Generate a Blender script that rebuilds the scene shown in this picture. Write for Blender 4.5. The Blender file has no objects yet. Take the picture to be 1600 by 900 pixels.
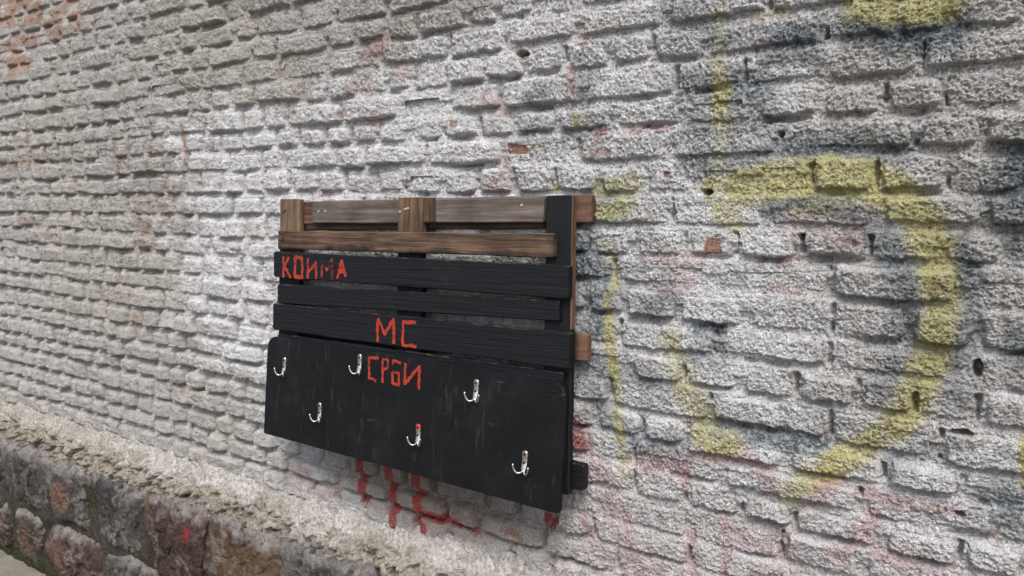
import bpy, math, random
import numpy as np

scene = bpy.context.scene
rad = math.radians
# ------------------------------------------------------------------ camera
FPX = 1170.0                      # focal length in pixels of a 1600 px wide frame
YAW, PITCH, ROLL = rad(34.07), rad(-5.75), rad(-0.62)
DW, HC = 1.80, 1.86               # distance of the lens from the wall face, height over the paving


def Rx(a): c, s = math.cos(a), math.sin(a); return np.array([[1, 0, 0], [0, c, -s], [0, s, c]])
def Ry(a): c, s = math.cos(a), math.sin(a); return np.array([[c, 0, s], [0, 1, 0], [-s, 0, c]])
def Rz(a): c, s = math.cos(a), math.sin(a); return np.array([[c, -s, 0], [s, c, 0], [0, 0, 1]])


RC = Rz(YAW) @ Rx(PITCH) @ Ry(ROLL)
CAM = np.array([0.0, -DW, HC])
cam = bpy.data.cameras.new('camera'); cam_ob = bpy.data.objects.new('camera', cam)
scene.collection.objects.link(cam_ob); scene.camera = cam_ob
cam.sensor_width = 36.0; cam.lens = FPX / 1600.0 * 36.0
cam.clip_start = 0.05; cam.clip_end = 500
from mathutils import Matrix
m = Matrix.Identity(4)
cols = [RC[:, 0], RC[:, 2], -RC[:, 1]]
for j, c in enumerate(cols):
    for i in range(3): m[i][j] = c[i]
for i in range(3): m[i][3] = CAM[i]
cam_ob.matrix_world = m

# ------------------------------------------------------------------ world, sun, exposure
SUN_EL, SUN_AZ = rad(53), rad(150)      # azimuth measured from +Y (the wall's back) clockwise
w = bpy.data.worlds.new('World'); scene.world = w; w.use_nodes = True
nt = w.node_tree; bg = nt.nodes['Background']
sky = nt.nodes.new('ShaderNodeTexSky'); sky.sky_type = 'NISHITA'; sky.sun_disc = False
sky.sun_elevation = SUN_EL; sky.sun_rotation = SUN_AZ
sky.air_density = 1.0; sky.dust_density = 3.2; sky.ozone_density = 1.2
nt.links.new(sky.outputs[0], bg.inputs[0]); bg.inputs[1].default_value = 0.108
sun = bpy.data.lights.new('sun', 'SUN'); sun.energy = 1.5; sun.angle = rad(27); sun.color = (1.0, 0.99, 0.98)
sun_ob = bpy.data.objects.new('sun', sun); scene.collection.objects.link(sun_ob)
sd = np.array([math.sin(SUN_AZ) * math.cos(SUN_EL), math.cos(SUN_AZ) * math.cos(SUN_EL), math.sin(SUN_EL)])
from mathutils import Vector
sun_ob.rotation_euler = Vector(sd).to_track_quat('Z', 'Y').to_euler()
vs = scene.view_settings
vs.view_transform = 'Standard'; vs.look = 'None'; vs.gamma = 1.0; vs.exposure = 1.27; vs.use_curve_mapping = False

rng = np.random.default_rng(11); random.seed(11)
COL = scene.collection


# ------------------------------------------------------------------ helpers
def ray(px, py): return RC @ np.array([(px - 800) / FPX, 1.0, (450 - py) / FPX])


def wall_at(px, py, out=0.0):
    """point of the wall (X, Z) seen at a place of the photograph; out = metres in front of the wall face"""
    d = ray(px, py); t = (DW - out) / d[1]
    return d[0] * t, d[2] * t + HC


def project(P):
    q = (np.asarray(P, float) - CAM) @ RC
    return 800 + FPX * q[..., 0] / q[..., 1], 450 - FPX * q[..., 2] / q[..., 1], q[..., 1]


def h2(ix, iy, seed):
    ix = ix.astype(np.int64); iy = iy.astype(np.int64)
    n = (ix * 374761393 + iy * 668265263 + seed * 974634777) & 0xFFFFFFFF
    n = ((n ^ (n >> 13)) * 1274126177) & 0xFFFFFFFF
    n = ((n ^ (n >> 16)) * 2246822519) & 0xFFFFFFFF
    return ((n ^ (n >> 15)) & 0xFFFFFF) / float(0x1000000)


def vn(x, y, seed=0):
    x = np.asarray(x, float); y = np.asarray(y, float)
    ix = np.floor(x); iy = np.floor(y); fx = x - ix; fy = y - iy
    fx = fx * fx * fx * (fx * (fx * 6 - 15) + 10); fy = fy * fy * fy * (fy * (fy * 6 - 15) + 10)
    a = h2(ix, iy, seed); b = h2(ix + 1, iy, seed); c = h2(ix, iy + 1, seed); d = h2(ix + 1, iy + 1, seed)
    return (a + (b - a) * fx) * (1 - fy) + (c + (d - c) * fx) * fy


def fbm(x, y, o=3, seed=0):
    s = 0; a = 1; t = 0
    for k in range(o):
        s = s + a * vn(x * 2 ** k + 17.3 * k, y * 2 ** k - 9.1 * k, seed + k); t += a; a *= .5
    return s / t


def worley(x, y, seed=0):
    x = np.asarray(x, float); y = np.asarray(y, float)
    ix = np.floor(x); iy = np.floor(y); best = np.full(x.shape, 9.0)
    for dx in (-1, 0, 1):
        for dy in (-1, 0, 1):
            cx = ix + dx; cy = iy + dy
            d = (cx + h2(cx, cy, seed) - x) ** 2 + (cy + h2(cx, cy, seed + 5) - y) ** 2
            best = np.minimum(best, d)
    return np.sqrt(best)


def vn3(p, seed=0):
    z = p[:, 2]; iz = np.floor(z); f = z - iz; f = f * f * (3 - 2 * f)
    o = 31.7
    return vn(p[:, 0] + iz * o, p[:, 1] - iz * o * 1.3, seed) * (1 - f) + vn(p[:, 0] + (iz + 1) * o, p[:, 1] - (iz + 1) * o * 1.3, seed) * f


def fbm3(p, o=3, seed=0):
    s = 0; a = 1; t = 0
    for k in range(o): s = s + a * vn3(p * 2 ** k + 7.7 * k, seed + k); t += a; a *= .5
    return s / t


def sm(a, b, x): t = np.clip((x - a) / (b - a), 0, 1); return t * t * (3 - 2 * t)


def mesh_from(name, V, Q, col=None, smooth=True, tris=False):
    """mesh from numpy vertices and quads (or triangles), colours per vertex"""
    me = bpy.data.meshes.new(name); n = len(V); k = 3 if tris else 4; f = len(Q)
    me.vertices.add(n); me.vertices.foreach_set('co', np.ascontiguousarray(V, np.float32).ravel())
    me.loops.add(f * k); me.loops.foreach_set('vertex_index', np.ascontiguousarray(Q, np.int32).ravel())
    me.polygons.add(f); me.polygons.foreach_set('loop_start', np.arange(0, f * k, k, dtype=np.int32))
    me.polygons.foreach_set('use_smooth', np.full(f, smooth, bool))
    if col is not None:
        a = me.color_attributes.new('Col', 'FLOAT_COLOR', 'POINT')
        c4 = np.ones((n, 4), np.float32); c4[:, :3] = col; a.data.foreach_set('color', c4.ravel())
    me.update(calc_edges=True)
    return me


def obj(name, me, mat=None, parent=None, loc=None, rot=None):
    o = bpy.data.objects.new(name, me); COL.objects.link(o)
    if mat is not None: me.materials.append(mat)
    if parent is not None: o.parent = parent
    if loc is not None: o.location = loc
    if rot is not None: o.rotation_euler = rot
    return o


def empty(name, loc=(0, 0, 0), rot=None, label=None, cat=None):
    o = bpy.data.objects.new(name, None); COL.objects.link(o); o.location = loc; o.empty_display_size = .1
    if rot is not None: o.rotation_euler = rot
    if label: o['label'] = label; o['category'] = cat
    return o


# ------------------------------------------------------------------ materials
def new_mat(name, rough=.9, spec=.2):
    mt = bpy.data.materials.new(name); mt.use_nodes = True
    b = mt.node_tree.nodes['Principled BSDF']; b.inputs['Roughness'].default_value = rough
    b.inputs['Specular IOR Level'].default_value = spec
    return mt, mt.node_tree, b


def N(t, kind, **kw):
    n = t.nodes.new('ShaderNode' + kind)
    for k, v in kw.items():
        if k in n.inputs: n.inputs[k].default_value = v
        else: setattr(n, k, v)
    return n


def mixc(t, a, b, fac, mode='MIX'):
    n = t.nodes.new('ShaderNodeMix'); n.data_type = 'RGBA'; n.blend_type = mode
    for s, v in ((n.inputs[6], a), (n.inputs[7], b), (n.inputs[0], fac)):
        if hasattr(v, 'is_linked') or hasattr(v, 'links'): t.links.new(v, s)
        else: s.default_value = v if not isinstance(v, tuple) or len(v) == 4 else (*v, 1)
    return n.outputs[2]


def ramp(t, src, stops):
    r = t.nodes.new('ShaderNodeValToRGB'); e = r.color_ramp.elements
    while len(e) < len(stops): e.new(.5)
    for k, (p, c) in enumerate(stops):
        e[k].position = p; e[k].color = (*c, 1) if len(c) == 3 else c
    t.links.new(src, r.inputs[0]); return r.outputs[0]


def vcol_mat(name, grain_scale, bump_d, rough=.92, var=.22, spec=.15):
    """painted / rendered surface: pigment per vertex, mineral grain and fine relief from noise"""
    mt, t, b = new_mat(name, rough, spec)
    at = N(t, 'Attribute', attribute_name='Col'); geo = N(t, 'NewGeometry')
    n1 = N(t, 'TexNoise', Scale=grain_scale, Detail=5.0, Roughness=.65); t.links.new(geo.outputs['Position'], n1.inputs['Vector'])
    n2 = N(t, 'TexNoise', Scale=grain_scale * .14, Detail=4.0, Roughness=.6); t.links.new(geo.outputs['Position'], n2.inputs['Vector'])
    r1 = ramp(t, n1.outputs[0], [(.3, (1 - var,) * 3), (.7, (1 + var * .8,) * 3)])
    r2 = ramp(t, n2.outputs[0], [(.32, (1 - var * .5, 1 - var * .55, 1 - var * .65)), (.68, (1.05, 1.05, 1.05))])
    c = mixc(t, at.outputs['Color'], r1, 1.0, 'MULTIPLY'); c = mixc(t, c, r2, 1.0, 'MULTIPLY')
    t.links.new(c, b.inputs['Base Color'])
    bp = N(t, 'Bump', Strength=1.0, Distance=bump_d); t.links.new(n1.outputs[0], bp.inputs['Height']); t.links.new(bp.outputs[0], b.inputs['Normal'])
    return mt


M_WALL = vcol_mat('roughcast_render', 240.0, .018, var=.55)
M_LEDGE = vcol_mat('weathered_mortar', 75.0, .035, var=.5)
M_STONE = vcol_mat('rubble_stone', 50.0, .022, rough=.75, var=.5, spec=.3)


def wood_mat(name, stops, grain=1.0, rough=.75, paint=None, paint_cov=.5, bump=.0016, axis=0, limit=None, raw_side=False):
    """sawn timber, fibres along local x (axis 0) or z (axis 2), optional worn paint"""
    mt, t, b = new_mat(name, rough, .25)
    tc = N(t, 'TexCoord'); mp = N(t, 'Mapping')
    mp.inputs['Scale'].default_value = (2.0, 40, 40) if axis == 0 else (40, 40, 2.0)
    oi = N(t, 'ObjectInfo'); ad = N(t, 'VectorMath', operation='MULTIPLY_ADD')
    cb = N(t, 'CombineXYZ'); 
    for k in range(3): t.links.new(oi.outputs['Random'], cb.inputs[k])
    ad.inputs[1].default_value = (7, 13, 29); t.links.new(cb.outputs[0], ad.inputs[0]); t.links.new(tc.outputs['Object'], ad.inputs[2])
    t.links.new(ad.outputs[0], mp.inputs['Vector'])
    n1 = N(t, 'TexNoise', Scale=1.6 * grain, Detail=6.0, Roughness=.6, Distortion=.6); t.links.new(mp.outputs[0], n1.inputs['Vector'])
    n2 = N(t, 'TexNoise', Scale=6.0, Detail=4.0, Roughness=.6); t.links.new(ad.outputs[0], n2.inputs['Vector'])
    n3 = N(t, 'TexNoise', Scale=5.0 * grain, Detail=3.0); t.links.new(mp.outputs[0], n3.inputs['Vector'])
    c = ramp(t, n1.outputs[0], stops)
    c = mixc(t, c, ramp(t, n2.outputs[0], [(.3, (.45, .44, .43)), (.55, (.9, .9, .9)), (.75, (1.2, 1.17, 1.12))]), 1.0, 'MULTIPLY')
    c = mixc(t, c, ramp(t, n3.outputs[0], [(.35, (.7, .68, .66)), (.62, (1.05, 1.05, 1.05))]), .8, 'MULTIPLY')
    if paint:
        n4 = N(t, 'TexNoise', Scale=9.0, Detail=8.0, Roughness=.7); t.links.new(ad.outputs[0], n4.inputs['Vector'])
        mk = ramp(t, n4.outputs[0], [(paint_cov - .02, (1, 1, 1)), (paint_cov + .03, (0, 0, 0))])
        pn = N(t, 'TexNoise', Scale=14.0, Detail=6.0, Roughness=.65); t.links.new(ad.outputs[0], pn.inputs['Vector'])
        pc = ramp(t, pn.outputs[0], [(.3, paint), (.62, tuple(v * 1.5 for v in paint)), (.8, tuple(v * 2.6 + .004 for v in paint))])
        for (ax_, pos, sgn, soft_) in (limit or []):     # the brush stopped here: local axis, place, side that is painted
            sp = N(t, 'SeparateXYZ'); t.links.new(tc.outputs['Object'], sp.inputs[0])
            ma = N(t, 'Math', operation='MULTIPLY_ADD'); ma.inputs[1].default_value = soft_ * 6; ma.inputs[2].default_value = -soft_ * 3
            t.links.new(n4.outputs[0], ma.inputs[0])
            su_ = N(t, 'Math', operation='ADD'); t.links.new(sp.outputs[ax_], su_.inputs[0]); t.links.new(ma.outputs[0], su_.inputs[1])
            mr = N(t, 'MapRange'); t.links.new(su_.outputs[0], mr.inputs[0]); mr.inputs[1].default_value = pos - sgn * soft_; mr.inputs[2].default_value = pos + sgn * soft_
            mu = N(t, 'Math', operation='MULTIPLY' if len(limit) < 2 else 'MAXIMUM'); t.links.new(mr.outputs[0], mu.inputs[1])
            t.links.new(mk, mu.inputs[0]); mk = mu.outputs[0]
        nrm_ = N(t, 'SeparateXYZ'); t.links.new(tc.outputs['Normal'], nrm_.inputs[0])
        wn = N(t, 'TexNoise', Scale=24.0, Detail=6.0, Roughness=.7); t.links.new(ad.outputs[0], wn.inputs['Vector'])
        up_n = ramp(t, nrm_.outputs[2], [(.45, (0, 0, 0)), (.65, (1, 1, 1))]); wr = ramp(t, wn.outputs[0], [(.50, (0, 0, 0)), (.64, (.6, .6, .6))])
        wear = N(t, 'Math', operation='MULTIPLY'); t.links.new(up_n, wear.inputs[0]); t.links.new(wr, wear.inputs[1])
        if raw_side:
            side = ramp(t, nrm_.outputs[0], [(.45, (0, 0, 0)), (.6, (1, 1, 1))]); spz = N(t, 'SeparateXYZ'); t.links.new(tc.outputs['Object'], spz.inputs[0]); zz = N(t, 'Math', operation='GREATER_THAN'); zz.inputs[1].default_value = .045; t.links.new(spz.outputs[2], zz.inputs[0])
            sz = N(t, 'Math', operation='MULTIPLY'); t.links.new(side, sz.inputs[0]); t.links.new(zz.outputs[0], sz.inputs[1])
            mx_ = N(t, 'Math', operation='MAXIMUM'); t.links.new(wear.outputs[0], mx_.inputs[0]); t.links.new(sz.outputs[0], mx_.inputs[1]); wear = mx_
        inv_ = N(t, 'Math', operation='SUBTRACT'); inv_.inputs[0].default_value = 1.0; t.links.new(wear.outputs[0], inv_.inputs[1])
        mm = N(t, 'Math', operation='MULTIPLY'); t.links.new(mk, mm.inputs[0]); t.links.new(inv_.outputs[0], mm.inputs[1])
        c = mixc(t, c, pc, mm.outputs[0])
    t.links.new(c, b.inputs['Base Color'])
    bp = N(t, 'Bump', Strength=1.0, Distance=bump)
    t.links.new(n1.outputs[0], bp.inputs['Height']); t.links.new(bp.outputs[0], b.inputs['Normal'])
    return mt


GREYWOOD = [(.30, (.05, .040, .033)), (.5, (.105, .086, .072)), (.70, (.17, .142, .12))]
BROWNWOOD = [(.32, (.022, .013, .008)), (.48, (.085, .050, .030)), (.68, (.18, .112, .07))]
REDWOOD = [(.30, (.055, .029, .019)), (.5, (.12, .064, .042)), (.72, (.19, .11, .073))]
TANWOOD = [(.30, (.06, .038, .022)), (.5, (.135, .086, .052)), (.72, (.23, .16, .105))]
BLACKP = (.0024, .0026, .0033)
M_GREY = wood_mat('grey_weathered_timber', GREYWOOD)
M_BROWN = wood_mat('brown_sawn_timber', BROWNWOOD, bump=.003)
M_RED = wood_mat('reddish_timber', REDWOOD)
M_TAN = wood_mat('tan_timber_upright', TANWOOD, axis=2, paint=BLACKP, paint_cov=.8, limit=[(2, .24, -1, .01)])
MIDW = [(.32, (.035, .024, .018)), (.5, (.10, .062, .036)), (.66, (.19, .11, .055)), (.78, (.36, .2, .085))]
M_MIDW = wood_mat('mixed_timber_upright', MIDW, axis=2, paint=BLACKP, paint_cov=.8, limit=[(2, .28, -1, .01)])
M_BLOCK = wood_mat('split_timber_block', MIDW, axis=2)
M_SLATA = wood_mat('brown_timber_smeared_black', BROWNWOOD, grain=1.4, bump=.004, paint=BLACKP, paint_cov=.30, limit=[(2, -.024, -1, .012), (0, .555, 1, .02)])
M_BACK2 = wood_mat('red_timber_half_painted', REDWOOD, paint=BLACKP, paint_cov=.85, limit=[(0, .585, -1, .01)])
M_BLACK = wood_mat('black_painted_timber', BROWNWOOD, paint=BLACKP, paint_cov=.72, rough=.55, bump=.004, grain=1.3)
M_BLACKZ = wood_mat('black_painted_upright', REDWOOD, paint=BLACKP, paint_cov=.70, rough=.6, axis=2, raw_side=True)
M_GAPSHADE = wood_mat('shaded_gap_brown', [(.25, (.022, .014, .010)), (.5, (.05, .032, .022)), (.75, (.085, .056, .04))])  # brown darkened to carry the shade of the gap under the top board
M_EDGE = wood_mat('raw_timber_edge', REDWOOD, axis=2)


def board_mat():
    mt, t, b = new_mat('black_painted_plywood', .5, .18)
    tc = N(t, 'TexCoord')
    n1 = N(t, 'TexNoise', Scale=5.0, Detail=9.0, Roughness=.72); t.links.new(tc.outputs['Object'], n1.inputs['Vector'])
    mp = N(t, 'Mapping'); mp.inputs['Scale'].default_value = (60, 60, 9); mp.inputs['Rotation'].default_value = (0, .5, 0); t.links.new(tc.outputs['Object'], mp.inputs['Vector'])
    n2 = N(t, 'TexNoise', Scale=1.0, Detail=6.0, Roughness=.7); t.links.new(mp.outputs[0], n2.inputs['Vector'])
    n3 = N(t, 'TexNoise', Scale=60.0, Detail=3.0); t.links.new(tc.outputs['Object'], n3.inputs['Vector'])
    c = ramp(t, n1.outputs[0], [(.3, (.0018, .0019, .0022)), (.55, (.0042, .0044, .0050)), (.75, (.0125, .0130, .0145))])
    c = mixc(t, c, (.07, .072, .076), ramp(t, n2.outputs[0], [(.58, (0, 0, 0)), (.76, (.4, .4, .4))]))
    mq = N(t, 'Mapping'); mq.inputs['Scale'].default_value = (9, 9, 70); mq.inputs['Rotation'].default_value = (0, -.35, 0); t.links.new(tc.outputs['Object'], mq.inputs['Vector'])
    n5 = N(t, 'TexNoise', Scale=1.0, Detail=5.0, Roughness=.75); t.links.new(mq.outputs[0], n5.inputs['Vector'])
    n6 = N(t, 'TexNoise', Scale=4.0, Detail=3.0); t.links.new(tc.outputs['Object'], n6.inputs['Vector'])
    sc_ = N(t, 'Math', operation='MULTIPLY'); t.links.new(ramp(t, n5.outputs[0], [(.64, (0, 0, 0)), (.72, (.6, .6, .6))]), sc_.inputs[0]); t.links.new(ramp(t, n6.outputs[0], [(.5, (0, 0, 0)), (.62, (.7, .7, .7))]), sc_.inputs[1])
    c = mixc(t, c, (.12, .12, .122), sc_.outputs[0])
    t.links.new(c, b.inputs['Base Color'])
    t.links.new(ramp(t, n1.outputs[0], [(.3, (.5,) * 3), (.7, (.75,) * 3)]), b.inputs['Roughness'])
    bp = N(t, 'Bump', Strength=.6, Distance=.0012); t.links.new(n3.outputs[0], bp.inputs['Height']); t.links.new(bp.outputs[0], b.inputs['Normal'])
    return mt


M_BOARD = board_mat()


def paint_mat(name, colr, wear, scale=120):
    """brushed red paint, worn through in specks"""
    mt, t, b = new_mat(name, .6, .3); tc = N(t, 'TexCoord')
    n = N(t, 'TexNoise', Scale=scale, Detail=6.0, Roughness=.7); t.links.new(tc.outputs['Object'], n.inputs['Vector'])
    n2 = N(t, 'TexNoise', Scale=22.0, Detail=4.0, Roughness=.7); t.links.new(tc.outputs['Object'], n2.inputs['Vector'])
    c = ramp(t, n2.outputs[0], [(.3, tuple(v * .62 for v in colr)), (.7, tuple(v * 1.15 for v in colr))]); t.links.new(c, b.inputs['Base Color'])
    md = N(t, 'Math', operation='ADD'); t.links.new(n.outputs[0], md.inputs[0]); t.links.new(n2.outputs[0], md.inputs[1])
    hv = N(t, 'Math', operation='MULTIPLY'); hv.inputs[1].default_value = .5; t.links.new(md.outputs[0], hv.inputs[0])
    a = ramp(t, hv.outputs[0], [(wear - .03, (0, 0, 0)), (wear + .03, (1, 1, 1))]); t.links.new(a, b.inputs['Alpha'])
    return mt


M_PAINT = paint_mat('red_brush_paint', (.29, .026, .012), .39)
M_PAINT_WORN = paint_mat('worn_red_brush_paint', (.26, .033, .022), .51)
M_PAINT_MID = paint_mat('rubbed_red_brush_paint', (.27, .026, .013), .43)


def metal_mat(name, colr, rough, metal=1.0):
    mt, t, b = new_mat(name, rough, .5); b.inputs['Base Color'].default_value = (*colr, 1); b.inputs['Metallic'].default_value = metal
    tc = N(t, 'TexCoord'); n = N(t, 'TexNoise', Scale=160.0, Detail=4.0); t.links.new(tc.outputs['Object'], n.inputs['Vector'])
    t.links.new(ramp(t, n.outputs[0], [(.3, (rough * .7,) * 3), (.7, (min(1, rough * 1.5),) * 3)]), b.inputs['Roughness'])
    t.links.new(ramp(t, n.outputs[0], [(.3, tuple(v * .7 for v in colr)), (.7, colr)]), b.inputs['Base Color'])
    return mt


M_STEEL = metal_mat('nickel_steel', (.62, .58, .52), .3)
M_SCREW = metal_mat('screw_steel', (.45, .43, .4), .4)
M_DARKM = metal_mat('dark_screw', (.03, .028, .026), .5)
M_REDP = metal_mat('red_paint_on_steel', (.45, .012, .018), .4, 0.0)

# ------------------------------------------------------------------ paving
mt, t, b = new_mat('worn_concrete_paving', .9, .2)
tc = N(t, 'TexCoord'); n1 = N(t, 'TexNoise', Scale=3.0, Detail=9.0, Roughness=.7); t.links.new(tc.outputs['Object'], n1.inputs['Vector'])
t.links.new(ramp(t, n1.outputs[0], [(.3, (.09, .08, .065)), (.55, (.17, .15, .12)), (.75, (.24, .215, .175))]), b.inputs['Base Color'])
n2 = N(t, 'TexNoise', Scale=60.0, Detail=6.0, Roughness=.7); t.links.new(tc.outputs['Object'], n2.inputs['Vector'])
bp = N(t, 'Bump', Strength=.8, Distance=.006); t.links.new(n2.outputs[0], bp.inputs['Height']); t.links.new(bp.outputs[0], b.inputs['Normal'])
gx = np.concatenate([[-200, -60, -20], np.linspace(-8, 4, 60), [20, 60, 200]]); gy = np.concatenate([[-200, -60, -15], np.linspace(-5, .4, 40), [15, 60, 200]])
GX, GY = np.meshgrid(gx, gy); near = (np.abs(GX + 2) < 6.5) & (np.abs(GY + 2.3) < 3)
GZ = np.where(near, (fbm(GX * 1.5, GY * 1.5, 3, 70) - .5) * .03, 0)
nx = len(gx); ny = len(gy); ii = np.arange(nx * ny).reshape(ny, nx)
ground = obj('ground', mesh_from('ground', np.stack([GX, GY, GZ], -1).reshape(-1, 3), np.stack([ii[:-1, :-1], ii[:-1, 1:], ii[1:, 1:], ii[1:, :-1]], -1).reshape(-1, 4)), mt)
ground['kind'] = 'structure'; ground['label'] = 'worn beige concrete paving at the foot of the stone plinth'

# ------------------------------------------------------------------ the brick wall
X0, X1 = -6.2, 1.3
ZTOP = HC + 1.75
# bed joints read off the photograph, relative to eye height
BEDS = [.461, .377, .295, .219, .138, .054, -.027, -.107, -.186, -.274, -.353, -.435, -.520, -.595, -.674, -.747, -.833, -.911, -.990, -1.07, -1.15, -1.23]
up = [.461 + .0805 * k for k in range(1, 17)]
BEDS = [z + HC for z in up[::-1] + BEDS]          # from the top down
NUP = len(up)
# head joints seen in the photograph, course by course (pixel columns); course k lies under bed line k
HEADS = {NUP - 3: [], NUP - 2: [431, 510, 555], NUP - 1: [788], NUP: [553, 698, 754, 1021, 1104, 1292, 1399, 1488], NUP + 1: [449, 531, 621, 782, 911, 1057, 1440],
         NUP + 2: [505, 546, 747, 803, 868, 960, 1068, 1181, 1281, 1383], NUP + 3: [523, 570, 667, 785, 902, 1048, 1220, 1432], NUP + 4: [413, 454, 495, 537, 587, 631, 691, 746, 802, 867, 935, 1005, 1083, 1170, 1267, 1369, 1483],
         NUP + 5: [925, 1050, 1200, 1373, 1540], NUP + 6: [992, 1071, 1150, 1252, 1360, 1467, 1579], NUP + 7: [960, 1116, 1299, 1500], NUP + 8: [915, 976, 1058, 1300, 1420], NUP + 9: [968, 1118, 1297, 1490],
         NUP + 10: [985, 1070, 1156, 1244, 1340, 1430, 1528], NUP + 11: [950, 1110, 1297, 1470], NUP + 12: [1000, 1073, 1230, 1380, 1504], NUP + 13: [990, 1130, 1344, 1449, 1560], NUP + 14: [990, 1070, 1157, 1240, 1380, 1500],
         NUP + 15: [940, 1076, 1220, 1346, 1500], NUP + 16: [927, 1078, 1180, 1301, 1420], NUP + 17: [965, 1159, 1300], NUP + 18: [860, 915, 980]}


def bed_z(k, x):
    """height of bed line k, not quite straight"""
    return BEDS[k] + .010 * (vn(x * 1.7 + k * 3.1, k * 5.7 + x * 0, 3) - .5) + .007 * (vn(x * 6.0 + k * 7.7, k * 2.3 + x * 0, 4) - .5)


TRACED = {}
bricks = []     # u0,u1,v0,v1,course
for k in range(len(BEDS) - 1):
    zm = (BEDS[k] + BEDS[k + 1]) / 2
    js = []
    for px in HEADS.get(k, []):
        # find the wall X whose column is px at this height
        a, bb = X0, X1
        for _ in range(40):
            mid = (a + bb) / 2
            if project((mid, 0, zm))[0] < px: a = mid
            else: bb = mid
        js.append((a + bb) / 2)
    js.sort(); TRACED[k] = np.array(js)
    header = (k - NUP) % 2 == 0
    def length(x=0):
        r = rng.random()
        if header or (x < -2.1 and rng.random() < .6): L = .128 if r < .8 else (.19 if r < .9 else .255)
        else: L = .255 if r < .62 else (.128 if r < .8 else .19)
        return L * rng.uniform(.92, 1.1)
    out = list(js)
    if js:
        x = js[0]
        while x > X0: x -= length(x); out.append(x)
        x = js[-1]
        while x < X1: x += length(); out.append(x)
        for a, bb in zip(js[:-1], js[1:]):
            g = bb - a
            if g > .36:
                n = max(2, int(round(g / (.2 if not header else .15))))
                out += [a + g * (q + rng.uniform(-.12, .12)) / n for q in range(1, n)]
    else:
        x = X0 - rng.uniform(0, .2)
        while x < X1: out.append(x); x += length(x)
    out.sort(); keep_j = []
    for x in out:
        if not keep_j or x - keep_j[-1] > .065: keep_j.append(x)
    out = keep_j
    for a, bb in zip(out[:-1], out[1:]):
        bricks.append((a, bb, BEDS[k + 1], BEDS[k], k))
NB = len(bricks)
B = np.array([bb[:4] for bb in bricks]); BK = np.array([bb[4] for bb in bricks])
base = rng.normal(.001, .0055, NB); tx = rng.normal(0, .025, NB); tz = rng.normal(0, .07, NB)
jg = rng.uniform(.0025, .0065, (NB, 4)) + np.array([0, 0, .0, .001]); sh = rng.normal(0, .0022, NB); jg[:, 2] += sh; jg[:, 3] -= sh; jg = np.maximum(jg, .001)
round_ = rng.uniform(.014, .028, NB)

# ---- pigment on the wall: everything below is paint, spray or bare clay lying on the render
def stroke(u, v, pts, width_px, soft=.5):
    """coverage 0..1 of a sprayed line given by places in the photograph"""
    P = []
    for (px, py) in pts:
        x, z = wall_at(px, py); dep = project((x, 0, z))[2]; P.append((x, z, width_px * .5 * dep / FPX))
    res = np.zeros(u.shape)
    rmax = max(p[2] for p in P) * 2.2
    xs = [p[0] for p in P]; zs = [p[1] for p in P]
    sel = np.nonzero((u > min(xs) - rmax) & (u < max(xs) + rmax) & (v > min(zs) - rmax) & (v < max(zs) + rmax))[0]
    if len(sel) == 0: return res
    uu = u[sel]; vv = v[sel]; best = np.full(len(sel), 99.)
    if len(P) == 1: P = P + [(P[0][0] + 1e-4, P[0][1], P[0][2])]
    for (ax, az, aw), (bx, bz, bw) in zip(P[:-1], P[1:]):
        dx, dz = bx - ax, bz - az; L = dx * dx + dz * dz + 1e-12
        tt = np.clip(((uu - ax) * dx + (vv - az) * dz) / L, 0, 1)
        d = np.hypot(uu - ax - tt * dx, vv - az - tt * dz) / (aw + (bw - aw) * tt)
        best = np.minimum(best, d)
    res[sel] = 1 - sm(1 - soft, 1 + soft * 1.2, best)
    return res


YEL = [(.95, 58, [(1160, 293), (1230, 278), (1290, 274), (1350, 281), (1400, 302), (1438, 338), (1460, 380)]),
       (.9, 50, [(1455, 370), (1468, 430), (1470, 480), (1462, 530), (1448, 580), (1425, 630), (1396, 668)]),
       (.7, 44, [(1400, 660), (1345, 700), (1300, 728)]), (.5, 40, [(1300, 728), (1255, 755), (1235, 775)]), (.45, 40, [(1110, 292), (1165, 290)]),
       (.6, 32, [(1128, 140), (1126, 190)]), (.30, 30, [(1122, 20), (1124, 100), (1127, 220), (1120, 290), (1140, 335)]), (.4, 40, [(1130, 330), (1150, 345)]),
       (.42, 18, [(952, 380), (962, 430), (950, 480), (951, 530)]), (.6, 20, [(951, 520), (957, 570), (965, 640), (970, 690)]), (.35, 20, [(970, 690), (975, 745)]),
       (.45, 40, [(1050, 530), (1060, 580)]), (.6, 44, [(1068, 600), (1085, 630), (1105, 650)]), (.55, 44, [(1090, 665), (1115, 690), (1140, 692)]), (.3, 30, [(1085, 580), (1095, 600)]),
       (.85, 52, [(1345, 8), (1420, 10), (1482, 6)]), (.45, 30, [(938, 292), (992, 290)]), (.55, 30, [(942, 332), (985, 318)]), (.5, 24, [(903, 188)]), (.4, 22, [(868, 292)]),
       (.3, 20, [(1175, 25), (1225, 18)]), (.6, 22, [(1604, 690), (1604, 760)]), (.22, 30, [(1380, 300), (1250, 330)]), (.3, 16, [(835, 232)])]
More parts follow.
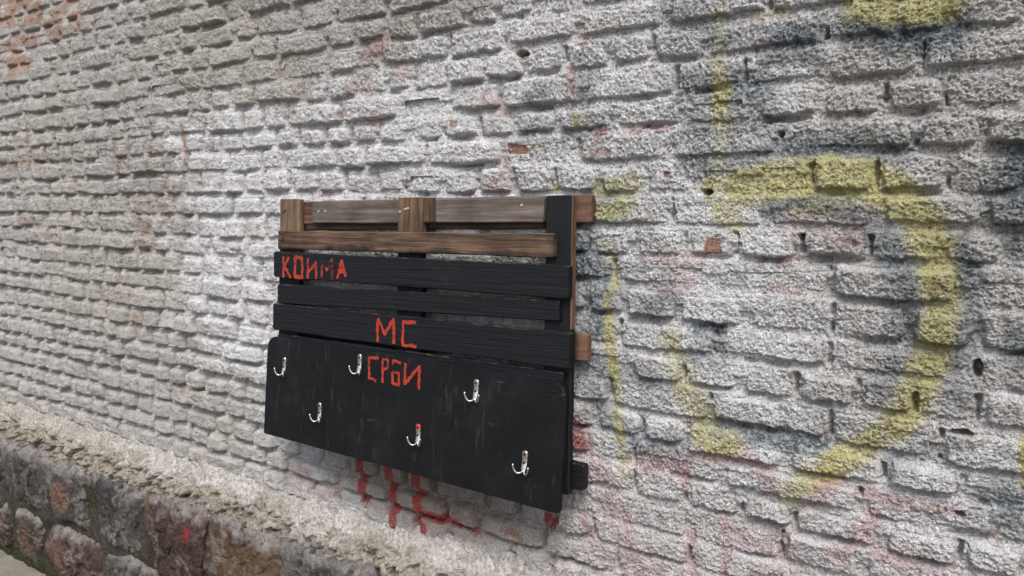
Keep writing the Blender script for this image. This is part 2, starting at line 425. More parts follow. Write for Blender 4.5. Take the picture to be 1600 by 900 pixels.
BLU = [(.5, 34, [(1080, 250), (1160, 246), (1230, 236), (1330, 224), (1410, 236)]), (.8, 46, [(1340, 48), (1410, 52), (1490, 40)]), (.55, 34, [(1205, 325), (1265, 318), (1325, 330)]),
       (.38, 46, [(1330, 335), (1385, 375), (1412, 430), (1420, 490), (1410, 550), (1385, 600)]), (.5, 44, [(1492, 390), (1510, 440), (1502, 500), (1490, 555)]), (.5, 50, [(1590, 240), (1592, 380)]),
       (.4, 60, [(1560, 300), (1580, 340)]), (.5, 40, [(1590, 530), (1596, 560)]), (.55, 60, [(905, 385), (928, 440), (925, 500)]), (.45, 44, [(920, 560), (945, 590), (930, 640)]), (.4, 36, [(990, 585), (1020, 590)]),
       (.5, 40, [(1020, 485), (1040, 470)]), (.6, 16, [(1085, 514), (1130, 514)]), (.55, 30, [(1110, 660), (1200, 680), (1290, 693)]), (.45, 30, [(940, 650), (1010, 695), (1060, 700)]), (.4, 36, [(1095, 550), (1120, 545)]),
       (.3, 60, [(1060, 20), (1120, 60)]), (.5, 44, [(1205, 70), (1265, 60)]), (.45, 50, [(1080, 140), (1185, 135)]), (.45, 40, [(1090, 195), (1190, 190)]), (.45, 60, [(1565, 780), (1590, 800)]), (.35, 36, [(820, 205), (850, 205)]),
       (.4, 30, [(832, 160), (848, 145)]), (.3, 40, [(895, 205), (930, 200)]), (.4, 40, [(930, 305), (960, 320)]), (.3, 34, [(905, 160), (915, 120)]), (.3, 30, [(1450, 700), (1400, 712)]), (.35, 40, [(1480, 540), (1500, 620)]), (.4, 40, [(1450, 20), (1500, 60)]),
       (.25, 60, [(960, 420), (1000, 480)])]
RED = [(.3, 30, [(1000, 720), (1060, 730)]), (.3, 26, [(1130, 830), (1180, 850), (1240, 860)]), (.3, 26, [(1350, 770), (1420, 790), (1470, 800)]), (.3, 30, [(930, 720), (950, 760), (960, 800)]), (.28, 30, [(1380, 860), (1460, 880)]), (.25, 30, [(450, 735), (480, 750)]), (.25, 24, [(520, 770), (480, 780)]), (.22, 26, [(600, 60), (560, 100)]), (.22, 40, [(1040, 440), (1060, 420)]), (.22, 40, [(1240, 350), (1330, 360)]), (.35, 22, [(1080, 708), (1120, 712), (1170, 712), (1202, 745), (1205, 770)]), (.5, 30, [(1295, 745), (1272, 782)]), (.4, 14, [(1133, 808), (1136, 850), (1132, 900)]), (.35, 24, [(1370, 800), (1335, 845), (1300, 870)]), (.35, 18, [(975, 800), (988, 850)]),
       (1.0, 30, [(900, 668), (908, 690)]), (.25, 16, [(1075, 815), (1080, 890)]), (.5, 12, [(888, 112), (893, 142)]), (.45, 12, [(1180, 75), (1195, 65)]), (.35, 10, [(1170, 28), (1222, 14)]), (.3, 20, [(565, 135), (580, 145)]), (.4, 14, [(622, 105), (630, 115)]),
       (.4, 12, [(550, 130), (545, 150)]), (.6, 12, [(812, 80), (818, 84)]), (.4, 14, [(945, 205), (935, 210)]), (.4, 10, [(985, 203), (1045, 200)]), (.45, 16, [(1500, 800), (1490, 795)]), (.3, 40, [(985, 870), (1010, 890)]), (.3, 14, [(1000, 404), (1095, 402)]), (.35, 14, [(1215, 410), (1240, 405)]),
       (.3, 16, [(1065, 455), (1080, 440)]), (.3, 16, [(785, 245), (790, 262)]), (.3, 18, [(575, 190), (590, 180)]), (.25, 22, [(790, 285), (770, 290)]), (.4, 12, [(497, 300), (510, 306)]), (.25, 30, [(1180, 812), (1215, 830)]), (.5, 10, [(912, 806), (925, 850)]),
       (.3, 24, [(760, 150), (780, 170)]), (.35, 14, [(1245, 455), (1200, 452)]), (.3, 20, [(905, 35), (915, 60)]), (.4, 14, [(1075, 735), (1070, 760)]), (.45, 12, [(490, 765), (482, 735)])]
REDL = [(1.5, 16, [(565, 716), (566, 750), (568, 782)]), (1.5, 16, [(609, 728), (613, 760), (617, 798)]), (1.2, 16, [(617, 805), (615, 830)]), (1.5, 16, [(651, 742), (653, 775), (655, 800)]), (1.5, 16, [(655, 800), (680, 809), (714, 818)]), (.8, 16, [(652, 815), (662, 827)]), (.8, 12, [(858, 803), (859, 826)]), (.7, 10, [(715, 820), (740, 834)])]
CHIP = [(1.0, 16, [(790, 233), (818, 235)]), (1.0, 26, [(1114, 378), (1113, 392)]), (.9, 9, [(1043, 268), (1043, 275)]), (.7, 10, [(1318, 375), (1338, 380)]), (.8, 8, [(991, 277), (992, 280)]), (.8, 7, [(461, 177)]), (.7, 6, [(529, 178), (529, 182)]), (.8, 6, [(332, 386), (334, 390)]), (.8, 5, [(363, 391), (376, 392)]), (.7, 8, [(390, 592), (391, 603)]),
        (.6, 10, [(1370, 640), (1378, 646)]), (.7, 6, [(437, 235)]), (.6, 14, [(925, 240), (950, 238)]), (.5, 9, [(940, 238)]), (.7, 8, [(1090, 355), (1085, 362)]), (.7, 10, [(700, 190), (712, 194)]), (.6, 8, [(862, 104), (880, 106)]), (.8, 7, [(315, 302), (316, 308)]), (.5, 8, [(405, 355)]), (.8, 14, [(795, 830), (812, 840)])]
RUST = [(.55, 10, [(180, 215), (185, 260), (182, 300)]), (.5, 12, [(205, 225), (190, 250)]), (.5, 12, [(240, 190), (235, 260), (232, 320)]), (.45, 14, [(262, 260), (258, 340)]), (.5, 14, [(285, 200), (290, 265)]), (.45, 16, [(215, 330), (232, 390)]), (.4, 14, [(290, 330), (285, 380)]), (.5, 10, [(300, 170), (296, 185)]), (.4, 16, [(30, 335), (60, 352)]), (.35, 12, [(10, 262), (60, 250)]),
        (.4, 10, [(42, 195), (44, 235)]), (.5, 9, [(275, 600), (285, 610)]), (.5, 9, [(330, 580), (318, 605)]), (.4, 10, [(212, 495), (222, 500)]), (.3, 20, [(245, 300), (290, 300)]), (.3, 16, [(200, 300), (250, 390)])]


def chips_mask(u, v):
    m = np.zeros(u.shape)
    for a, wd, pts in CHIP: m = np.maximum(m, a * stroke(u + .012 * (fbm(u * 70, v * 70, 2, 5) - .5), v + .014 * (fbm(u * 60, v * 60, 2, 6) - .5), pts, wd, .2))
    return m


def bare_clay(u, v):
    """upper left: the render has weathered off the brick"""
    px = sm(-3.72, -4.25, u + .55 * (HC + .95 - v)) * 0
    edge = (u + 3.45) + 3.4 * (HC + .90 - v)          # negative inside
    n = fbm(u * 6, v * 9, 3, 41)
    return np.clip(sm(.16, -.12, edge + (n - .5) * .5), 0, 1)


def pigment(u, v, chip):
    n_big = fbm(u * 1.6 + 3, v * 1.9, 3, 20); n_mid = fbm(u * 9, v * 11, 3, 24); n_fin = vn(u * 160, v * 160, 28); n_gr = vn(u * 330, v * 330, 29)
    speck = .55 * n_fin + .45 * n_gr
    c = np.empty(u.shape + (3,))
    grey = np.array([.53, .52, .50]); beige = np.array([.53, .505, .465])
    k = np.clip(sm(.35, .65, n_big), 0, 1)[..., None]
    c[:] = beige * k + grey * (1 - k)
    px, py, _ = project(np.stack([u, np.zeros_like(u), v], -1))
    # whitewash: rolled on in a big patch, thinner towards its rim
    hw = sm(-3.15, -2.55, u + .5 * (n_mid - .5)) * sm(HC + .60, HC + .40, v - .30 * (u + 2.2) * (u < -2.2) * 0 + .25 * (n_mid - .5) + .10 * np.sin(u * 2.0))
    hw *= 1 - .55 * sm(-.60, -.25, u + .5 * (n_big - .5)) * sm(HC - .62, HC - .35, v)
    low = sm(HC - .55, HC - .95, v) * sm(-1.9, -1.5, u)
    hw *= 1 - .8 * sm(-1.9, -2.6, u) * sm(HC - .45, HC - .75, v + .2 * (n_mid - .5))
    cov = np.clip(hw * (.70 + .7 * n_mid), 0, 1)
    cov = cov * sm(.05, .55, speck + cov * .6 - .12)
    wht = np.array([.80, .80, .81])
    c = c * (1 - cov[..., None]) + wht * cov[..., None]
    # pinkish whitewash low on the right
    pk = np.clip(low * (.35 + .7 * n_mid), 0, 1)[..., None]
    c = c * (1 - pk) + np.array([.70, .64, .63]) * pk
    # unpainted brown course under the hook board, darkened further for the board's shade
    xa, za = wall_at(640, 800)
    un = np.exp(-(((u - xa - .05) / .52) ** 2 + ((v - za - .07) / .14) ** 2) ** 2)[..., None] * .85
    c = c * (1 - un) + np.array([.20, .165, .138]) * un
    # pale clay where the render is off
    bc = bare_clay(u, v); clay = np.array([.40, .215, .15]) * (.75 + .5 * n_mid[..., None])
    m = (bc * sm(.42, .60, fbm(u * 11, v * 22, 3, 44) * .8 + .2 * n_fin + .04 * bc))[..., None] * .7
    c = c * (1 - m) + clay * m
    def layer(c, items, colr, soft, thr, vary=.25):
        cv = np.zeros(u.shape)
        wu = u + .008 * (vn(u * 30, v * 30, 60) - .5) + .006 * (speck - .5); wv = v + .008 * (vn(u * 30, v * 30, 61) - .5) + .006 * (n_fin - .5)
        if items is REDL: wu = u + .003 * (n_fin - .5); wv = v + .003 * (n_gr - .5)
        for a, wd, pts in items: cv = np.maximum(cv, a * stroke(wu, wv, pts, wd * (.86 if items is YEL else 1), soft))
        cv = np.clip(cv * (.45 + 1.1 * n_mid), 0, 1)
        a = np.clip(cv * (1 + 1.7 * (speck - .5)) * thr, 0, .88)[..., None]; cc = np.array(colr) * (1 - vary + 2 * vary * n_mid[..., None])
        return c * (1 - a) + cc * a
    c = layer(c, RUST, (.34, .19, .11), .8, 1.0)
    c = layer(c, BLU, (.055, .10, .125), .95, 1.2)
    c = layer(c, RED, (.46, .10, .10), .95, .95)
    c = layer(c, YEL, (.60, .56, .25), .6, 1.3, .2)
    c = layer(c, REDL, (.34, .035, .032), .35, 1.0, .2)
    m = chip[..., None]; c = c * (1 - m) + np.array([.34, .20, .15]) * (.6 + .5 * n_fin[..., None] + .4 * n_mid[..., None]) * m
    # odd rust-red grit in the render all over
    g = (sm(.90, .97, vn(u * 42, v * 42, 33)) * sm(.5, .7, vn(u * 5, v * 5, 34)))[..., None] * .5
    c = c * (1 - g) + np.array([.36, .2, .17]) * g
    return np.clip(c, .01, .95)


def coat(u, v):
    """thrown roughcast: clots of mortar, a few millimetres high"""
    amp = .75 + .7 * fbm(u * 3.3, v * 3.3, 2, 50)
    xa, za = wall_at(640, 800); amp = amp * (1 - .65 * np.exp(-(((u - xa) / .5) ** 2 + ((v - za - .06) / .12) ** 2) ** 2))
    wu = u + .006 * (vn(u * 60, v * 60, 51) - .5); wv = v + .006 * (vn(u * 60, v * 60, 52) - .5)
    w1 = worley(wu * 120, wv * 150, 53); w2 = worley(wu * 225, wv * 250, 55)
    return amp * .92 * (.0055 * (.5 - w1) + .0078 * (.5 - w2) + .0085 * (fbm(u * 125, v * 140, 2, 56) - .5)) + .009 * (fbm(u * 16, v * 20, 3, 57) - .5)


HOLES = [(1527, 577, 8, 14), (1252, 370, 4, 4), (1502, 676, 18, 5), (815, 84, 9, 5), (1105, 300, 7, 5), (1500, 803, 8, 4), (1220, 210, 5, 5)]
HW = []
for (px, py, a, c_) in HOLES:
    x, z = wall_at(px, py); xr = wall_at(px + a, py)[0]; zr = wall_at(px, py - c_)[1]; HW.append((x, z, abs(xr - x), abs(zr - z)))


def holes(u, v):
    d = np.zeros(u.shape)
    for (x, z, rx, rz) in HW:
        sel = (np.abs(u - x) < rx * 2.5) & (np.abs(v - z) < rz * 2.5)
        if sel.any():
            q = ((u[sel] - x) / rx) ** 2 + ((v[sel] - z) / rz) ** 2
            d[sel] = np.maximum(d[sel], sm(1.5, .5, q + .5 * (vn(u[sel] * 120, v[sel] * 120, 9) - .5)))
    return d


def fill(u, v):
    """how far the render has filled the joints: nearly flush high up and on the right, open low on the left"""
    f = fbm(u * 4.5 + 5, v * 7.5, 3, 80)
    up_ = sm(HC + .15, HC + .55, v); rt = sm(-1.3, -.7, u); lo = sm(HC - .25, HC - .6, v) * sm(-.9, -1.4, u)
    return sm(.28, .66, f + .10 * up_ * (1 - rt) + .15 * rt * (1 - .6 * sm(HC - .4, HC - .7, v)) - .16 * lo)


EDGES = {}; JRND = {}
for k in range(len(BEDS) - 1):
    e = B[BK == k]; ed = np.unique(np.round(np.concatenate([e[:, 0], e[:, 1]]), 6)); EDGES[k] = ed
    jr = rng.random(len(ed))
    if len(TRACED[k]):
        near_t = np.abs(ed[:, None] - TRACED[k][None, :]).min(1) < .01; jr = np.where(near_t, jr * .55, jr)
    JRND[k] = jr
BRND = {k: rng.random((len(EDGES[k]), 4)) for k in EDGES}


def joint_field(u, v):
    """height over the nearest bed line, distance to the nearest head joint and its character, open slot under the brick above"""
    bo = np.full(u.shape, 9.0); bk = np.full(u.shape, -1); hd = np.full(u.shape, 9.0); hr = np.ones(u.shape); slot = np.zeros(u.shape)
    for k in range(len(BEDS)):
        sel = np.nonzero(np.abs(v - BEDS[k]) < .055)[0]
        if len(sel):
            d = v[sel] - bed_z(k, u[sel]); better = np.abs(d) < np.abs(bo[sel]); bo[sel] = np.where(better, d, bo[sel]); bk[sel] = np.where(better, k, bk[sel])
    course = np.where(bo < 0, bk, bk - 1)
    for k in EDGES:
        ed = EDGES[k]
        sel = np.nonzero(course == k)[0]
        if len(sel):
            j = np.clip(np.searchsorted(ed, u[sel]), 1, len(ed) - 1); left = np.abs(u[sel] - ed[j - 1]) < np.abs(ed[j] - u[sel])
            hd[sel] = np.minimum(np.abs(u[sel] - ed[j - 1]), np.abs(ed[j] - u[sel])); hr[sel] = np.where(left, JRND[k][j - 1], JRND[k][j])
        sel = np.nonzero((bk == k + 1) & (np.abs(bo) < .03))[0]     # bed under course k
        if len(sel):
            j = np.clip(np.searchsorted(ed, u[sel]) - 1, 0, len(ed) - 2); r = BRND[k][j]; L = ed[j + 1] - ed[j]; q = (u[sel] - ed[j]) / L
            a = .08 + .45 * r[:, 1]; bq = .95 - .40 * r[:, 2]
            slot[sel] = (r[:, 0] < .46) * sm(a - .05, a + .1, q) * sm(bq + .05, bq - .1, q) * (.5 + .5 * r[:, 3])
    return bo, hd, hr, slot


def mortar_h(u, v, jf, hole):
    bo, hd, hr, slot = jf
    f = fill(u, v); lf = 0; wob = .005 * (vn(u * 45, v * 45, 86) - .5) + .004 * (vn(u * 110, v * 110, 87) - .5); brk = sm(.30, .5, vn(u * 24, v * 24, 88))
    h = -.020 + .015 * f - .010 * np.maximum(sm(HC - .45, HC - .75, v) * sm(-.9, -1.4, u), sm(HC + .15, HC - .35, v) * sm(-1.9, -2.4, u) * .35)
    up_ = sm(HC + .15, HC + .5, v) * sm(-.9, -1.6, u)
    h = h + .006 * sm(.003, -.011, bo) - .021 * slot * (1 - .7 * up_) * (.35 + .65 * brk) * sm(-.007, -.002, bo + wob) * sm(.012, .006, bo + wob)
    lf = sm(-1.7, -2.3, u); h = h - .014 * lf * sm(.010, .005, hd + wob) * sm(HC + .7, HC + .2, v)
    h = h - .024 * sm(.34, .22, hr - .30 * sm(-1.9, -2.4, u)) * sm(.0075, .0035, hd + wob) * sm(.006, .020, np.abs(bo)) * brk
    return h - .05 * hole


def depth_at(x): return DW * math.cos(YAW) - x * math.sin(YAW)


def in_view(x, z, mar=.03):
    px, py, d = project((x, 0, z)); return d > .2 and -1600 * mar - 20 < px < 1600 * (1 + mar) + 20 and -60 < py < 960


LEDGE_Z = HC - 1.075
wall = empty('brick_wall', (-2.4, 0, 0), None, 'old brick wall under flaking white roughcast with faded yellow and blue spray paint', 'wall')
U = []; V = []; meta = []; off = 0
for i in range(NB):
    u0, u1, v0, v1 = B[i]
    if v1 < LEDGE_Z - .10: meta.append(None); continue
    xc, zc = (u0 + u1) / 2, (v0 + v1) / 2; dep = max(1.2, depth_at(xc)); vis = in_view(xc, zc, .02) or in_view(u1, zc) or in_view(u0, zc)
    f = FPX * .64
    su = max(.0021, dep * dep / (f * DW * math.cos(YAW)) * .70) if vis else .03
    sv = max(.0022, dep / f * 1.05) if vis else .016
    nu = max(5, int((u1 - u0 + .012) / su)); nv = max(5, int((v1 - v0 + .012) / sv))
    gu = np.linspace(u0 - .006, u1 + .006, nu); gv = np.linspace(v0 - .006, v1 + .006, nv)
    GU, GV = np.meshgrid(gu, gv)
    meta.append((off, nu, nv, vis, xc, zc)); off += nu * nv; U.append(GU.ravel()); V.append(GV.ravel())
U = np.concatenate(U); V = np.concatenate(V)
COAT = coat(U, V); HOLE = holes(U, V); JF = joint_field(U, V); HM = mortar_h(U, V, JF, HOLE); CHIPM = chips_mask(U, V)
BCL = bare_clay(U, V)
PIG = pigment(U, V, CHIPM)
WU = U + .012 * (fbm(U * 20, V * 20, 2, 90) - .5) + .007 * (vn(U * 70, V * 70, 92) - .5)
WV = V + .009 * (fbm(U * 17, V * 17, 2, 93) - .5) + .006 * (vn(U * 70, V * 70, 95) - .5)


def q_(d, e): t = np.clip(d / e, 0, 1); return 1 - (1 - t) ** 2.4


def brick_surface(i, o, n):
    u0, u1, v0, v1 = B[i]; k = BK[i]; sl = slice(o, o + n); u = U[sl]; v = V[sl]; wu = WU[sl]; wv = WV[sl]
    zt = bed_z(k, u); zb = bed_z(k + 1, u)
    dl = wu - u0 - jg[i, 0]; dr = u1 - jg[i, 1] - wu; db = wv - zb - jg[i, 2]; dt = zt - jg[i, 3] - wv
    rr = round_[i]; ddl = np.minimum(dl, dr); ddz = np.minimum(db * 1.8, dt)
    cr = np.where((ddl < rr) & (ddz < rr), rr - np.hypot(np.clip(rr - ddl, 0, None), np.clip(rr - ddz, 0, None)), np.minimum(ddl, ddz))   # rounded corners
    p = q_(cr, .019)
    top = base[i] + tx[i] * (u - (u0 + u1) / 2) + tz[i] * (v - (v0 + v1) / 2)
    h = -.040 + (.040 + top) * p + .0035 * p * (1 - ((u - (u0 + u1) / 2) / ((u1 - u0) / 2)) ** 2)
    ct = COAT[sl] * (1 - .85 * CHIPM[sl]) * (1 - .55 * BCL[sl])
    h = h - .0035 * CHIPM[sl] - .05 * HOLE[sl]
    deep = (dl > .012) & (dr > .012) & (db > .005) & (dt > .007)
    return h + ct, HM[sl] + ct, deep


def grid_faces(nu, nv):
    ii = np.arange(nu * nv).reshape(nv, nu)
    return np.stack([ii[:-1, :-1], ii[:-1, 1:], ii[1:, 1:], ii[1:, :-1]], -1).reshape(-1, 4)


def on_pallet(px, py): return 450 < px < 870 and 330 + .0 * px < py < 660 + .25 * (px - 412)


areas = []
for i in range(NB):
    if meta[i] is None or not meta[i][3]: areas.append(0); continue
    u0, u1, v0, v1 = B[i]; xs, ys, _ = project(np.array([(u0, 0, v0), (u1, 0, v0), (u1, 0, v1), (u0, 0, v1)]))
    xs = np.clip(xs, 0, 1600); ys = np.clip(ys, 0, 900)
    a = .5 * abs(np.dot(xs, np.roll(ys, 1)) - np.dot(ys, np.roll(xs, 1)))
    if on_pallet(xs.mean(), ys.mean()): a *= .001
    areas.append(a)
order = set(np.argsort(areas)[::-1][:300].tolist())
rv = []; rf = []; rc = []; ro = 0; ntri = 0
for i in range(NB):
    if meta[i] is None: continue
    o, nu, nv, vis, xc, zc = meta[i]; n = nu * nv
    h, hm, deep = brick_surface(i, o, n)
    F = grid_faces(nu, nv)
    keep = ((h > hm - .005) | deep)[F].any(1); F = F[keep]
    if len(F) == 0: continue
    used = np.zeros(n, bool); used[F.ravel()] = True; idx = np.cumsum(used) - 1; F = idx[F]
    P = np.stack([U[o:o + n][used], -h[used], V[o:o + n][used]], -1); C = PIG[o:o + n][used]
    ntri += 2 * len(F)
    if i in order:
        P = P - np.array([xc, 0, zc])
        ob = obj('brick', mesh_from('brick', P, F, C), M_WALL, wall, (xc + 2.4, 0, zc))
    else:
        rv.append(P); rf.append(F + ro); rc.append(C); ro += len(P)
ob = obj('smaller_bricks', mesh_from('smaller_bricks', np.concatenate(rv), np.concatenate(rf), np.concatenate(rc)), M_WALL, wall, (2.4, 0, 0)); ob['kind'] = 'stuff'

# mortar between them: one rough sheet, finer where it is near
mv = []; mf = []; mc = []; mo = 0
XE = [X0, -4.9, -4.2, -3.5, -2.9, -2.4, -2.0, -1.6, -1.2, -.8, -.4, .12, X1]
for a, bb in zip(XE[:-1], XE[1:]):
    dep = max(1.2, depth_at((a + bb) / 2)); f = FPX * .64; off_frame = bb > .9 or a < -5
    su = max(.0028, dep * dep / (f * DW * math.cos(YAW)) * .85) if not off_frame else .03
    gu = np.linspace(a, bb, max(3, int((bb - a) / su)))
    zs = [LEDGE_Z - .12]
    while zs[-1] < ZTOP + .1:
        vis = (in_view(a, zs[-1]) or in_view(bb, zs[-1])) and not off_frame
        zs.append(zs[-1] + (max(.0028, dep / f * 1.2) if vis else .02))
    gv = np.array(zs); GU, GV = np.meshgrid(gu, gv); u = GU.ravel(); v = GV.ravel()
    hl = holes(u, v); jf = joint_field(u, v); bo = jf[0]; h = mortar_h(u, v, jf, hl)
    ch = chips_mask(u, v)
    # skip what lies deep behind the bricks
    inside = np.abs(bo) > .026
    kx = np.ones(u.shape, bool)
    for k in range(len(BEDS) - 1):
        sel = np.nonzero((v < BEDS[k]) & (v >= BEDS[k + 1]))[0]
        e = B[BK == k]; ed = np.sort(np.concatenate([e[:, 0], e[:, 1]]))
        if len(sel) and len(ed):
            j = np.clip(np.searchsorted(ed, u[sel]), 1, len(ed) - 1); d = np.minimum(np.abs(u[sel] - ed[j - 1]), np.abs(ed[j] - u[sel])); kx[sel] = d > .030
    inside &= kx
    F = grid_faces(len(gu), len(gv)); F = F[~inside[F].all(1)]
    used = np.zeros(len(u), bool); used[F.ravel()] = True; idx = np.cumsum(used) - 1; F = idx[F]
    u = u[used]; v = v[used]; h = h[used] + coat(u, v) * (1 - .55 * bare_clay(u, v))
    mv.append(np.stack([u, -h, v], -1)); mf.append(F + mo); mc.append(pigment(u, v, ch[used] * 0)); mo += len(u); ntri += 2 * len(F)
ob = obj('mortar', mesh_from('mortar', np.concatenate(mv), np.concatenate(mf), np.concatenate(mc)), M_WALL, wall, (2.4, 0, 0)); ob['kind'] = 'stuff'
print('wall bricks', NB, 'triangles', ntri)


def box_mesh(name, lo, hi):
    x0, y0, z0 = lo; x1, y1, z1 = hi
    Vv = np.array([(x0, y0, z0), (x1, y0, z0), (x1, y1, z0), (x0, y1, z0), (x0, y0, z1), (x1, y0, z1), (x1, y1, z1), (x0, y1, z1)], float)
    Q = np.array([(3, 2, 1, 0), (4, 5, 6, 7), (0, 1, 5, 4), (1, 2, 6, 5), (2, 3, 7, 6), (3, 0, 4, 7)])
    return mesh_from(name, Vv, Q, np.tile([.3, .24, .2], (8, 1)), False)


obj('wall_core', box_mesh('wall_core', (X0 + .02, .062, 0), (X1 - .02, .40, ZTOP + .08)), M_WALL, wall, (2.4, 0, 0))

# ------------------------------------------------------------------ rubble plinth with its mortar ledge
plinth = empty('stone_plinth', (-2.4, -.1, 0), None, 'low rubble stone plinth with mossy joints under a crumbling mortar ledge', 'plinth')
# ledge: profile swept along the wall
prof = np.array([(.012, .055), (-.006, .025), (-.030, -.005), (-.055, -.03), (-.074, -.055), (-.084, -.085), (-.080, -.12), (-.072, -.16), (-.066, -.20), (-.055, -.24)])
tp = np.linspace(0, 1, 64); seg = np.concatenate([[0], np.cumsum(np.hypot(*np.diff(prof, axis=0).T))]); seg /= seg[-1]
py_ = np.interp(tp, seg, prof[:, 0]); pz_ = np.interp(tp, seg, prof[:, 1])
xs = [X0]
while xs[-1] < X1: d = max(1.1, depth_at(xs[-1])); xs.append(xs[-1] + max(.004, d * d / (FPX * .64 * 1.49) * .55) * (1 if xs[-1] < -.9 else 5))
xs = np.array(xs); GU, GT = np.meshgrid(xs, np.arange(64))
u = GU.ravel(); ti = GT.ravel(); y = py_[ti]; z = pz_[ti]; s = tp[ti] * seg.size * .04
ss = ti * .0055
big = fbm(u * 5, ss * 7, 3, 120) - .5; mid = fbm(u * 18, ss * 24, 3, 123) - .5; w1 = worley(u * 38, ss * 48, 126); w2 = worley(u * 85, ss * 95, 128)
pit = sm(.42, .62, fbm(u * 26, ss * 34, 3, 130))
face = sm(.22, .5, tp[ti])
w0 = worley(u * 13, ss * 17, 125)
disp = .036 * big + .026 * mid + .024 * (.5 - w0) + (.6 + .4 * face) * (.026 * (.5 - w1) + .013 * (.5 - w2)) - .036 * pit * (.35 + .65 * face)
lip = .02 * (fbm(u * 2.2, ss * 0 + 1, 3, 140) - .5)
P = np.stack([u, y - disp * (.30 + .70 * face) , z + HC - 1.085 + lip + disp * (1 - face) * .45], -1)
nm = fbm(u * 12, ss * 15, 3, 133)
cw = np.clip(sm(.46, .22, tp[ti] + .6 * (nm - .5)) * .9 * (.5 + .5 * sm(-4.3, -2.8, u + 1.2 * (nm - .5))), 0, 1)[:, None]
ochre = np.array([.37, .338, .28]) * (.75 + .5 * nm[:, None]); pale = np.array([.58, .55, .52])
gg = np.clip(sm(-2.6, -3.6, u), 0, 1)[:, None] * .35
C = (ochre * (1 - gg) + np.array([.40, .36, .29]) * gg) * (1 - cw) + pale * cw
ob = obj('mortar_ledge', mesh_from('mortar_ledge', P, grid_faces(len(xs), 64)[:, ::-1], C), M_LEDGE, plinth, (2.4, .1, 0))
# backing mortar, mossy
bx = np.arange(X0, X1, .02); bz = np.arange(-.05, HC - 1.29, .02); GU, GV = np.meshgrid(bx, bz); u = GU.ravel(); v = GV.ravel()
nm = fbm(u * 6, v * 6, 3, 150); nf = fbm(u * 25, v * 25, 3, 152)
P = np.stack([u, -.105 - .03 * (nm - .5) - .03 * (nf - .5), v], -1)
ms = sm(.42, .6, fbm(u * 3, v * 4, 3, 155))[:, None]
C = np.array([.075, .064, .05]) * (1 - ms) + np.array([.045, .047, .026]) * ms; C = C * (.6 + .8 * nf[:, None])
obj('joint_mortar', mesh_from('joint_mortar', P, grid_faces(len(bx), len(bz)), C), M_LEDGE, plinth, (2.4, .1, 0))


def cube_sphere(n):
    g = np.tan(np.linspace(-1, 1, n) * math.pi / 4); A, Bq = np.meshgrid(g, g); one = np.ones_like(A); vs_ = []; fs = []; o = 0
    for (f, flip) in ((lambda a, b: (one, a, b), 0), (lambda a, b: (-one, a, b), 1), (lambda a, b: (a, one, b), 1), (lambda a, b: (a, -one, b), 0), (lambda a, b: (a, b, one), 0), (lambda a, b: (a, b, -one), 1)):
        p = np.stack(f(A, Bq), -1).reshape(-1, 3); vs_.append(p / np.linalg.norm(p, axis=1)[:, None]); F = grid_faces(n, n)
        fs.append((F[:, ::-1] if flip else F) + o); o += n * n
    return np.concatenate(vs_), np.concatenate(fs)


CS = {}


